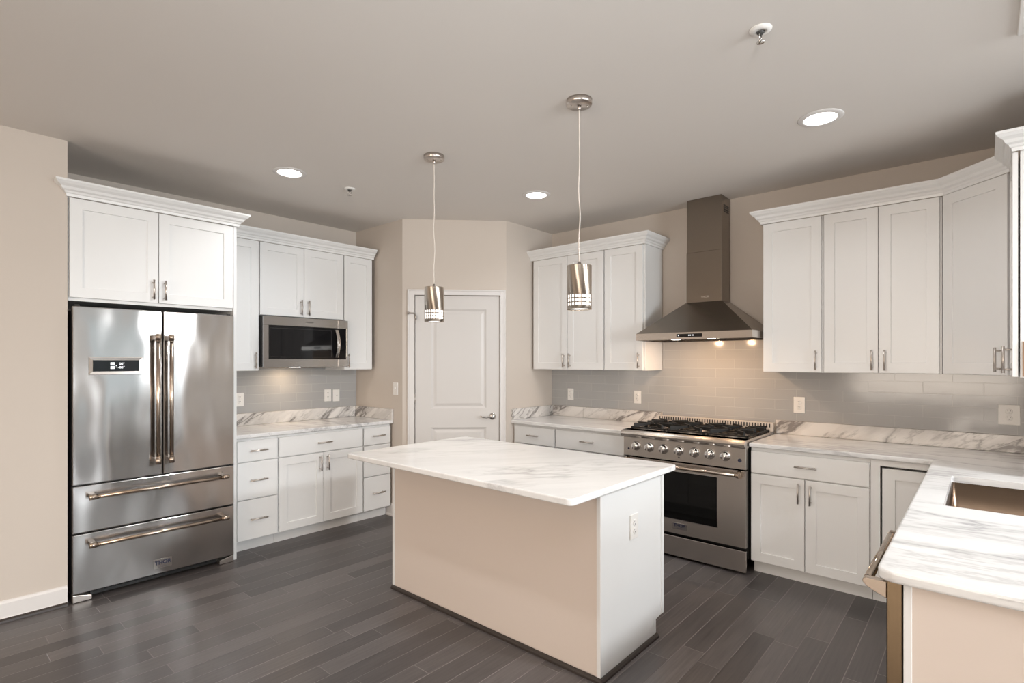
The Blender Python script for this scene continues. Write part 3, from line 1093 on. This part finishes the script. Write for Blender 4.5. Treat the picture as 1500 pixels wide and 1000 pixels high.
MB().box(0.03, 0.75, 0.05, 0.33, -0.001, 0.006).build('bottom_grille', M['dark'], t)
MB().box(0.30, 0.38, 0.10, 0.16, -0.003, -0.001).build('cooktop_lamp', M['lamp'], t)
area('microwave_lamp', (2.29, MY + 0.22, 1.408), (0, 0, 0), 0.16, 1.2, WARM)

# ------------------------------------------------------------------ range
RX = 3.80
RW = 0.945
t = thing('gas_range', 'stainless steel gas range with seven knobs and black grates', 'range', (RX, 2.160, 0), ROTB)
b_ = MB()
b_.box(0.004, RW - 0.004, 0.35, 0.655, 0.10, 0.885)
b_.box(0.004, 0.06, 0.045, 0.35, 0.10, 0.885)
b_.box(RW - 0.06, RW - 0.004, 0.045, 0.35, 0.10, 0.885)
b_.box(0.06, RW - 0.06, 0.045, 0.35, 0.10, 0.20)
b_.box(0.06, RW - 0.06, 0.045, 0.35, 0.72, 0.885)
b_.build('body', M['black'], t)
for x in (0.06, RW - 0.06):
    for y in (0.1, 0.58):
        MB().cyl((x, y, 0.0), (x, y, 0.10), 0.02, 14).build('leg', M['dark'], t)
MB().box(0.004, RW - 0.004, 0.0, 0.02, 0.018, 0.163, 0.003, 2).build('kick_panel', M['steel'], t)
# oven door with window
wx0, wx1, wz0, wz1 = 0.20, 0.745, 0.292, 0.645
d = MB()
for x0, x1, z0, z1 in ((0.004, wx0, 0.185, 0.712), (wx1, RW - 0.004, 0.185, 0.712), (wx0, wx1, 0.185, wz0), (wx0, wx1, wz1, 0.712)):
    d.box(x0, x1, 0.0, 0.04, z0, z1)
dd = d.build('oven_door', M['steel'], t)
MB().box(wx0, wx1, 0.006, 0.012, wz0, wz1).build('door_glass', M['ovenglass'], dd)
fr = MB()
for x0, x1, z0, z1 in ((wx0 - 0.004, wx0, wz0 - 0.004, wz1 + 0.004), (wx1, wx1 + 0.004, wz0 - 0.004, wz1 + 0.004), (wx0, wx1, wz0 - 0.004, wz0), (wx0, wx1, wz1, wz1 + 0.004)):
    fr.box(x0, x1, -0.002, 0.004, z0, z1)
fr.build('window_trim', M['chrome'], dd)
hb = MB()
hb.cyl((0.06, -0.055, 0.685), (RW - 0.06, -0.055, 0.685), 0.0125, 24)
for hx in (0.045, RW - 0.045):
    hb.prism([(0.001, 0.655), (-0.05, 0.668), (-0.068, 0.678), (-0.070, 0.69), (-0.06, 0.70), (0.001, 0.712)], hx - 0.012, hx + 0.012, 'X', 0.002)
hb.build('handle', M['bar'], dd)
bd = badge(dd, 0.469, 0.0005, 0.242, 0.115, 0.046)
text_part('badge_lettering', 'THOR', 0.032, 0.469, -0.0042, 0.248, M['ink'], bd, bold=0.0012)
text_part('badge_lettering', 'K I T C H E N', 0.007, 0.469, -0.0042, 0.2265, M['ink'], bd)
for z in (0.40, 0.555):
    g = MB()
    for k in range(13):
        x = 0.08 + k * (RW - 0.16) / 12
        g.cyl((x, 0.06, z), (x, 0.34, z), 0.003, 6)
    g.cyl((0.07, 0.06, z), (RW - 0.07, 0.06, z), 0.005, 8)
    g.cyl((0.07, 0.34, z), (RW - 0.07, 0.34, z), 0.005, 8)
    g.build('oven_rack', M['chrome'], t)
# control panel and knobs
cp = MB().box(0.004, RW - 0.004, 0.0, 0.045, 0.722, 0.866, 0.001).build('control_panel', M['steel'], t)
for i, ky in enumerate((2.045, 1.933, 1.816, 1.697, 1.578, 1.467, 1.358)):
    kx = 2.160 - ky
    k = MB()
    k.lathe([(0.036, 0.0), (0.036, -0.006), (0.031, -0.008), (0.0275, -0.010), (0.0275, -0.034), (0.025, -0.038), (0.0, -0.040)], (kx, 0, 0.803), 'Y', 28)
    kn = k.build('knob', M['chrome'], cp)
    MB().box(kx - 0.005, kx + 0.005, -0.050, -0.0385, 0.780, 0.826, 0.002).build('grip', M['nickel'], kn)
g = MB()
for x in (0.035, 0.075):
    pass
g.cyl((0.048, 0.001, 0.775), (0.048, -0.002, 0.775), 0.008, 14)
g.cyl((0.90, 0.001, 0.782), (0.90, -0.002, 0.782), 0.013, 14)
g.cyl((0.463, 0.001, 0.752), (0.463, -0.0008, 0.752), 0.006, 10)
g.build('indicator_lights', M['ink'], cp)
# bullnose and cooktop
bn = [(0.046, 0.868), (-0.012, 0.868), (-0.030, 0.874), (-0.041, 0.885), (-0.044, 0.897), (-0.040, 0.910), (-0.028, 0.920), (-0.010, 0.925), (0.08, 0.925), (0.08, 0.89), (0.046, 0.89)]
MB().prism(bn, 0.0, RW, 'X', 0.0).build('bullnose_rail', M['steel'], t)
M['cooktop'] = steel('cooktop_steel', (0.55, 0.54, 0.53), 0.25, 0.5, tangent=(1, 0, 0))
b_ = MB()
b_.box(0.0, RW, 0.0805, 0.64, 0.8855, 0.912)
b_.box(0.0, 0.022, 0.0805, 0.64, 0.912, 0.925)
b_.box(RW - 0.022, RW, 0.0805, 0.64, 0.912, 0.925)
b_.build('cooktop', M['cooktop'], t)
bgd = MB().box(0.0, RW, 0.602, 0.645, 0.9255, 0.992, 0.0015).build('back_guard', M['guard'], t)
g = MB()
for k in range(44):
    x = 0.016 + k * (RW - 0.042) / 43
    g.box(x, x + 0.0085, 0.6005, 0.603, 0.956, 0.984)
g.build('vent_slots', M['black'], bgd)
for i in range(3):
    cx = 0.165 + i * 0.3075
    for cy_ in (0.215, 0.455):
        bu = MB().lathe([(0.052, 0.912), (0.052, 0.922), (0.045, 0.928), (0.042, 0.930)], (cx, cy_, 0), 'Z', 24).build('burner', M['nickel'], t)
        MB().lathe([(0.036, 0.9305), (0.040, 0.934), (0.038, 0.941), (0.0, 0.943)], (cx, cy_, 0), 'Z', 24).build('burner_cap', M['iron'], bu)
    g = MB()
    x0, x1, y0, y1 = cx - 0.147, cx + 0.147, 0.090, 0.585
    za, zb = 0.930, 0.943
    for xa in (x0, x1 - 0.012):
        g.box(xa, xa + 0.012, y0, y1, za, zb, 0.003)
    for ya in (y0, (y0 + y1) / 2 - 0.006, y1 - 0.012):
        g.box(x0, x1, ya, ya + 0.012, za, zb, 0.003)
    for cy_ in (0.215, 0.455):
        for k in (0, 1, 3, 4, 5, 7):
            a = k * math.pi / 4
            ca, sa = math.cos(a), math.sin(a)
            far = 0.172 if k % 2 else 0.146
            p0 = Vector((cx + ca * 0.034, cy_ + sa * 0.034))
            p1 = Vector((cx + ca * far, cy_ + sa * far))
            n = Vector((-sa, ca)) * 0.0065
            v0 = [g.bm.verts.new((p.x, p.y, z_)) for p, z_ in ((p0 - n, 0.956), (p0 + n, 0.956), (p1 + n, 0.934), (p1 - n, 0.934))]
            v1 = [g.bm.verts.new((p.x, p.y, 0.969)) for p in (p0 - n, p0 + n, p1 + n, p1 - n)]
            fs = [g.bm.faces.new(v0), g.bm.faces.new(v1)] + [g.bm.faces.new((v0[q_], v0[(q_ + 1) % 4], v1[(q_ + 1) % 4], v1[q_])) for q_ in range(4)]
            bmesh.ops.recalc_face_normals(g.bm, faces=fs)
    for xa in (x0, x1 - 0.018):
        for ya in (y0, (y0 + y1) / 2 - 0.009, y1 - 0.018):
            g.box(xa, xa + 0.018, ya, ya + 0.018, 0.912, za + 0.002, 0.002)
    g.build('grate', M['iron'], t)

# ------------------------------------------------------------------ range hood
HX = 3.95
HW = 0.905
HD = WB - HX - 0.009
t = thing('range_hood', 'stainless steel pyramid chimney hood on the wall above the range', 'range hood', (HX, 2.128, 1.632), ROTB)
b_ = MB()
rz = 0.054
b_.box(0, HW, 0, 0.012, 0, rz)
b_.box(0, 0.012, 0.012, HD, 0, rz)
b_.box(HW - 0.012, HW, 0.012, HD, 0, rz)
b_.box(0.012, HW - 0.012, HD - 0.012, HD, 0, rz)
b_.build('rim', M['steel'], t)
cx0, cx1, cy0 = 0.279, 0.569, 0.336
bm = MB()
lo = [bm.bm.verts.new(p) for p in ((0, 0.0, rz), (HW, 0.0, rz), (HW, HD, rz), (0, HD, rz))]
hi = [bm.bm.verts.new(p) for p in ((cx0 - 0.004, cy0 - 0.004, 0.312), (cx1 + 0.004, cy0 - 0.004, 0.312), (cx1 + 0.004, HD, 0.312), (cx0 - 0.004, HD, 0.312))]
for i in range(4):
    j = (i + 1) % 4
    bm.bm.faces.new((lo[i], lo[j], hi[j], hi[i]))
bm.bm.faces.new(lo); bm.bm.faces.new(hi)
bmesh.ops.recalc_face_normals(bm.bm, faces=bm.bm.faces[:])
bm.build('canopy', M['hood'], t)
ch = MB()
ch.box(cx0, cx1, cy0, HD, 0.312, 0.722, 0.0015)
ch.build('chimney', M['hood'], t)
MB().box(cx0 + 0.003, cx1 - 0.003, cy0 + 0.003, HD, 0.722, H - 1.632 - 0.001, 0.001).build('chimney_extension', M['hood'], t)
g = MB()
for k in range(4):
    g.box(cx1 - 0.003, cx1 - 0.0015, cy0 + 0.05 , HD - 0.03, 1.03 + k * 0.016, 1.04 + k * 0.016)
g.build('vent_slots', M['black'], t)
text_part('logo', 'THOR', 0.024, (cx0 + cx1) / 2 + 0.01, cy0 - 0.0005, 0.352, M['chrome'], t)
dp = MB().box(0.345, 0.545, -0.0015, 0.001, 0.016, 0.042).build('control_display', M['blackglass'], t)
g = MB()
for x in (0.358, 0.44, 0.452, 0.472):
    g.box(x, x + 0.007, -0.0022, -0.0015, 0.026, 0.034)
g.build('display_icons', M['display'], dp)
ft = MB()
ft.box(0.014, HW - 0.014, 0.014, HD - 0.014, 0.004, 0.012)
for k in range(24):
    ft.box(0.05 + k * 0.034, 0.066 + k * 0.034, 0.09, HD - 0.03, 0.0005, 0.004)
ft.build('baffle_filter', M['steel'], t)
for x in (0.31, HW - 0.31):
    MB().lathe([(0.0, 0.0), (0.028, 0.0), (0.028, 0.0035), (0.0, 0.0036)], (x, 0.055, 0), 'Z', 20).build('hood_lamp', M['lamp'], t)
for y in (2.128 - 0.31, 2.128 - HW + 0.31):
    area('hood_light', (HX + 0.055 + 0.02, y, 1.628), (R(0), R(-18), 0), 0.05, 2.6, HOODC)

# ------------------------------------------------------------------ island
IX0, IX1, IY0, IY1 = 2.10, 2.735, 1.312, 2.872
t = thing('kitchen_island', 'white kitchen island cabinet under the marble slab, centre of the floor', 'island', (2.4, 2.1, 0))
ox, oy = 2.4, 2.1
b_ = MB()
b_.box(IX0 + 0.006 - ox, 2.645 - ox, IY0 + 0.02 - oy, IY1 - 0.02 - oy, 0.0005, 0.09)
b_.box(IX0 + 0.006 - ox, IX1 - 0.02 - ox, IY0 + 0.02 - oy, IY1 - 0.02 - oy, 0.09, 0.8755)
b_.build('body', M['white'], t)
MB().box(IX0 - ox, IX0 + 0.006 - ox, IY0 + 0.0 - oy, IY1 - oy, 0.0005, 0.8755).build('back_panel', M['panel'], t)
for ya in (IY0, IY1 - 0.02):
    pl = [(IX0 + 0.0062 - ox, 0.0005), (2.652 - ox, 0.0005), (2.652 - ox, 0.09), (IX1 - ox, 0.10), (IX1 - ox, 0.8755), (IX0 + 0.0062 - ox, 0.8755)]
    MB().prism(pl, ya - oy, ya + 0.02 - oy, 'Y').build('end_panel', M['white'], t)
for ya in (IY0 - 0.003, IY1 - 0.018):
    MB().box(IX0 - 0.004 - ox, IX0 - ox, ya - oy, ya + 0.021 - oy, 0.0005, 0.8755, 0.001).build('corner_strip', M['white'], t)
MB().box(IX1 - 0.028 - ox, IX1 + 0.001 - ox, IY0 - 0.004 - oy, IY0 - oy, 0.10, 0.8755).build('edge_strip', M['white'], t)
sp_ = [(0.0002, 0.0005), (0.016, 0.0005), (0.015, 0.010), (0.009, 0.018), (0.0002, 0.021)]
MB().sweep([(p[0] - ox, p[1] - oy) for p in ((IX0 - 0.004, IY1), (IX0 - 0.004, IY0 - 0.003), (2.652, IY0 - 0.003))], sp_).build('shoe_molding', M['shoe'], t)
for y0, y1, n in ((IY0 + 0.03, 2.08, 0), (2.09, IY1 - 0.03, 1)):
    d = MB()
    dd = MB().box(IX1 - 0.018 - ox, IX1 + 0.002 - ox, y0 - oy, y1 - oy, 0.70, 0.855, 0.0015).build('drawer', M['white'], t)
    MB().cyl((IX1 + 0.034 - ox, (y0 + y1) / 2 - 0.065 - oy, 0.78), (IX1 + 0.034 - ox, (y0 + y1) / 2 + 0.065 - oy, 0.78), 0.006, 12).cyl((IX1 - ox, (y0 + y1) / 2 - 0.05 - oy, 0.78), (IX1 + 0.034 - ox, (y0 + y1) / 2 - 0.05 - oy, 0.78), 0.0045, 8).cyl((IX1 - ox, (y0 + y1) / 2 + 0.05 - oy, 0.78), (IX1 + 0.034 - ox, (y0 + y1) / 2 + 0.05 - oy, 0.78), 0.0045, 8).build('handle', M['nickel'], dd)
    MB().box(IX1 - 0.018 - ox, IX1 + 0.002 - ox, y0 - oy, y1 - oy, 0.11, 0.694, 0.0015).build('door', M['white'], t)
TX0, TX1, TY0, TY1 = 1.775, 2.765, 1.243, 2.902
q = MB()
pts = rrect(TX0, TX1, TY0, TY1, 0.03, 6)
q.prism(pts, 0.8765, 0.9065, 'Z', 0.006, 3)
o = q.build('island_countertop', M['marbletop'])
tag(o, 'white marble slab on top of the kitchen island, overhanging towards the left', 'countertop')


# ------------------------------------------------------------------ outlets and switches
def outlet(label, x, y, z, rotz, kind='duplex', w_=0.072, h_=0.117, group='white wall outlets', name='wall_outlet', cat='outlet', dx=0.0):
    t = thing(name, label, cat, (x, y, z), rotz, group)
    MB().box(-w_ / 2, w_ / 2, -0.006, 0, -h_ / 2, h_ / 2, 0.0025, 2).build('plate', M['plate'], t)
    if kind == 'duplex':
        for s in (-1, 1):
            k = MB().lathe([(0.0168, -0.0055), (0.0168, -0.0085), (0.015, -0.009), (0.0, -0.009)], (dx, 0, s * 0.0195), 'Y', 20).build('socket', M['plate'], t)
            g = MB()
            for sx, hh in ((-0.0062, 0.008), (0.0062, 0.0065)):
                g.box(dx + sx - 0.0011, dx + sx + 0.0011, -0.0095, -0.0088, s * 0.0195 + 0.002, s * 0.0195 + 0.002 + hh)
            g.cyl((dx, -0.0088, s * 0.0195 - 0.007), (dx, -0.0095, s * 0.0195 - 0.007), 0.0026, 10)
            g.build('slots', M['slot'], k)
    elif kind == 'switch':
        MB().box(-0.005, 0.005, -0.016, -0.005, -0.004, 0.014, 0.002).build('toggle', M['plate'], t)
    elif kind == 'jack':
        MB().cyl((0.004, -0.005, 0.0), (0.004, -0.012, 0.0), 0.0045, 12).build('jack', M['slot'], t)
    return t


outlet('white outlet left of the microwave, half behind the refrigerator', 1.926, WA - 0.0085, 1.133, 0)
outlet('white duplex outlet beside the jack plate, under the right end of the microwave', 2.757, WA - 0.0085, 1.132, 0)
outlet('white plate with a single dark jack, next to the pantry corner', 2.848, WA - 0.0085, 1.127, 0, 'jack', name='jack_plate', cat='jack plate', group=None)
outlet('white light switch on the wall beside the pantry door', 3.0795, 4.17, 1.205, R(-90), 'switch', name='light_switch', cat='switch', group=None)
outlet('white outlet nearest the pantry corner on the range wall', WB - 0.0085, 3.143, 1.132, ROTB)
outlet('white outlet just left of the range on the tile wall', WB - 0.0085, 2.394, 1.135, ROTB)
outlet('white outlet just right of the range on the tile wall', WB - 0.0085, 1.047, 1.134, ROTB, w_=0.078, h_=0.122)
outlet('large square outlet plate at the far right under the corner cabinet', WB - 0.0085, -0.115, 1.136, ROTB, w_=0.100, h_=0.122, dx=0.0)
outlet('white outlet on the end panel of the kitchen island', 2.408, IY0 - 0.0005, 0.642, 0, w_=0.078, h_=0.122)

# ------------------------------------------------------------------ ceiling fittings
CANL = ['recessed ceiling downlight nearest the refrigerator, left of both pendants', 'recessed ceiling downlight between the two pendants, before the pantry corner',
        'recessed ceiling downlight nearest the right corner cabinets']
for (x, y), lab in zip(CANS, CANL):
    t = thing('recessed_light', lab, 'ceiling light', (x, y, H), 0, 'recessed ceiling downlights')
    MB().lathe([(0.080, -0.0005), (0.080, -0.006), (0.086, -0.008), (0.108, -0.003), (0.112, -0.0005)], (0, 0, 0), 'Z', 40, closed=True).build('trim_ring', M['trim'], t)
    MB().lathe([(0.0, -0.004), (0.079, -0.004), (0.079, -0.0005), (0.0, -0.0005)], (0, 0, 0), 'Z', 40).build('lens', M['lamp'], t)


def sprinkler(label, x, y):
    t = thing('fire_sprinkler', label, 'sprinkler', (x, y, H), 0, 'ceiling sprinklers')
    MB().lathe([(0.017, -0.012), (0.030, -0.010), (0.042, -0.004), (0.043, -0.0005), (0.017, -0.0005)], (0, 0, 0), 'Z', 28, closed=True).build('escutcheon', M['plate'], t)
    MB().lathe([(0.0, -0.022), (0.008, -0.022), (0.014, -0.014), (0.016, -0.0005), (0.0, -0.0005)], (0, 0, 0), 'Z', 18).build('nozzle', M['dark'], t)
    f = MB().tube([(0.011, 0, -0.016), (0.014, 0, -0.032), (0.003, 0, -0.050)], 0.002, 6).tube([(-0.011, 0, -0.016), (-0.014, 0, -0.032), (-0.003, 0, -0.050)], 0.002, 6)
    f.cyl((0, 0, -0.022), (0, 0, -0.050), 0.0018, 6)
    f.build('frame_arms', M['chrome'], t)
    MB().lathe([(0.0, -0.0535), (0.015, -0.0535), (0.015, -0.050), (0.0, -0.050)], (0, 0, 0), 'Z', 18).build('deflector', M['chrome'], t)


sprinkler('white ceiling sprinkler near the top right of the photo', 2.27, 0.672)
sprinkler('tiny ceiling sprinkler right of the leftmost downlight', 2.27, 3.658)

t = thing('ceiling_vent', 'white ceiling register at the top right edge of the photo', 'vent', (2.45, -0.30, H))
g = MB()
g.box(-0.52, 0.535, 0.16, 0.20, -0.012, -0.0005, 0.003)
g.box(-0.52, 0.535, -0.20, -0.16, -0.012, -0.0005, 0.003)
g.box(-0.52, -0.48, -0.16, 0.16, -0.012, -0.0005, 0.003)
g.box(0.495, 0.535, -0.16, 0.16, -0.012, -0.0005, 0.003)
g.build('frame', M['plate'], t)
g = MB()
for k in range(9):
    y = -0.14 + k * 0.034
    g.prism([(y, -0.001), (y + 0.004, -0.001), (y + 0.022, -0.010), (y + 0.018, -0.010)], -0.48, 0.495, 'X')
g.build('louvers', M['plate'], t)


def pendant(label, x, y, zb, zt):
    t = thing('pendant_light', label, 'pendant light', (x, y, H), 0, 'brushed nickel pendants over the island')
    MB().lathe([(0.0, -0.028), (0.060, -0.028), (0.065, -0.024), (0.066, -0.0005), (0.0, -0.0005)], (0, 0, 0), 'Z', 36).build('canopy', M['nickel'], t)
    s = MB().cyl((0.03, -0.03, -0.028), (0.03, -0.03, -0.033), 0.004, 10).cyl((-0.03, 0.03, -0.028), (-0.03, 0.03, -0.033), 0.004, 10)
    s.lathe([(0.0, -0.052), (0.006, -0.052), (0.009, -0.044), (0.010, -0.028), (0.0, -0.028)], (0, 0, 0), 'Z', 16)
    s.build('canopy_screws', M['nickel'], t)
    rt, rb = zt - H, zb - H
    pts = []
    for k in range(41):
        u = k / 40
        a = math.sin(math.pi * u)
        pts.append((0.0045 * math.sin(u * 19) * a, 0.0045 * math.sin(u * 15 + 1) * a, -0.05 + (rt + 0.018 + 0.05) * u))
    MB().tube(pts, 0.0032, 8).build('cord', M['cord'], t)
    MB().lathe([(0.0, rt + 0.022), (0.008, rt + 0.021), (0.010, rt + 0.006), (0.018, rt + 0.001), (0.0, rt + 0.001)], (0, 0, 0), 'Z', 16).build('cord_grip', M['nickel'], t)
    # perforated shade: a cylinder with three rows of square holes near the lower rim
    sh = MB()
    ro, ri, nseg = 0.0625, 0.0605, 48
    zs = [rt, rt - 0.004, rb + 0.072, rb + 0.058, rb + 0.052, rb + 0.038, rb + 0.032, rb + 0.018, rb]
    holes = {2, 4, 6}
    angs = []
    for k in range(24):
        a0 = 2 * math.pi * k / 24
        angs += [a0, a0 + 2 * math.pi / 24 * 0.66]
    vo = [[sh.bm.verts.new((ro * math.cos(a), ro * math.sin(a), z)) for a in angs] for z in zs]
    vi = [[sh.bm.verts.new((ri * math.cos(a), ri * math.sin(a), z)) for a in angs] for z in zs]
    for r_ in range(len(zs) - 1):
        for k in range(nseg):
            j = (k + 1) % nseg
            if r_ in holes and k % 2 == 0:
                for p, q_ in (((r_, k), (r_, j)), ((r_ + 1, k), (r_ + 1, j)), ((r_, k), (r_ + 1, k)), ((r_, j), (r_ + 1, j))):
                    sh.bm.faces.new((vo[p[0]][p[1]], vo[q_[0]][q_[1]], vi[q_[0]][q_[1]], vi[p[0]][p[1]]))
                continue
            f = sh.bm.faces.new((vo[r_][k], vo[r_][j], vo[r_ + 1][j], vo[r_ + 1][k])); f.smooth = True
            f = sh.bm.faces.new((vi[r_][k], vi[r_ + 1][k], vi[r_ + 1][j], vi[r_][j])); f.smooth = True
    for k in range(nseg):
        j = (k + 1) % nseg
        sh.bm.faces.new((vo[-1][k], vo[-1][j], vi[-1][j], vi[-1][k]))
    sh.bm.faces.new(vo[0])
    sh.build('shade', M['shade'], t)
    MB().lathe([(0.0, rb + 0.006), (0.055, rb + 0.006), (0.056, rb + 0.01), (0.056, rb + 0.10), (0.0, rb + 0.10)], (0, 0, 0), 'Z', 36).build('glass_diffuser', M['pendglass'], t)
    area('pendant_lamp', (x, y, zb + 0.004), (0, 0, 0), 0.105, 1.8, SOFT)


pendant('nickel pendant lamp hanging in front of the pantry door', 2.27, 2.667, 1.718, 1.940)
pendant('nickel pendant lamp hanging in front of the wall cabinets left of the hood', 2.275, 1.546, 1.725, 1.948)
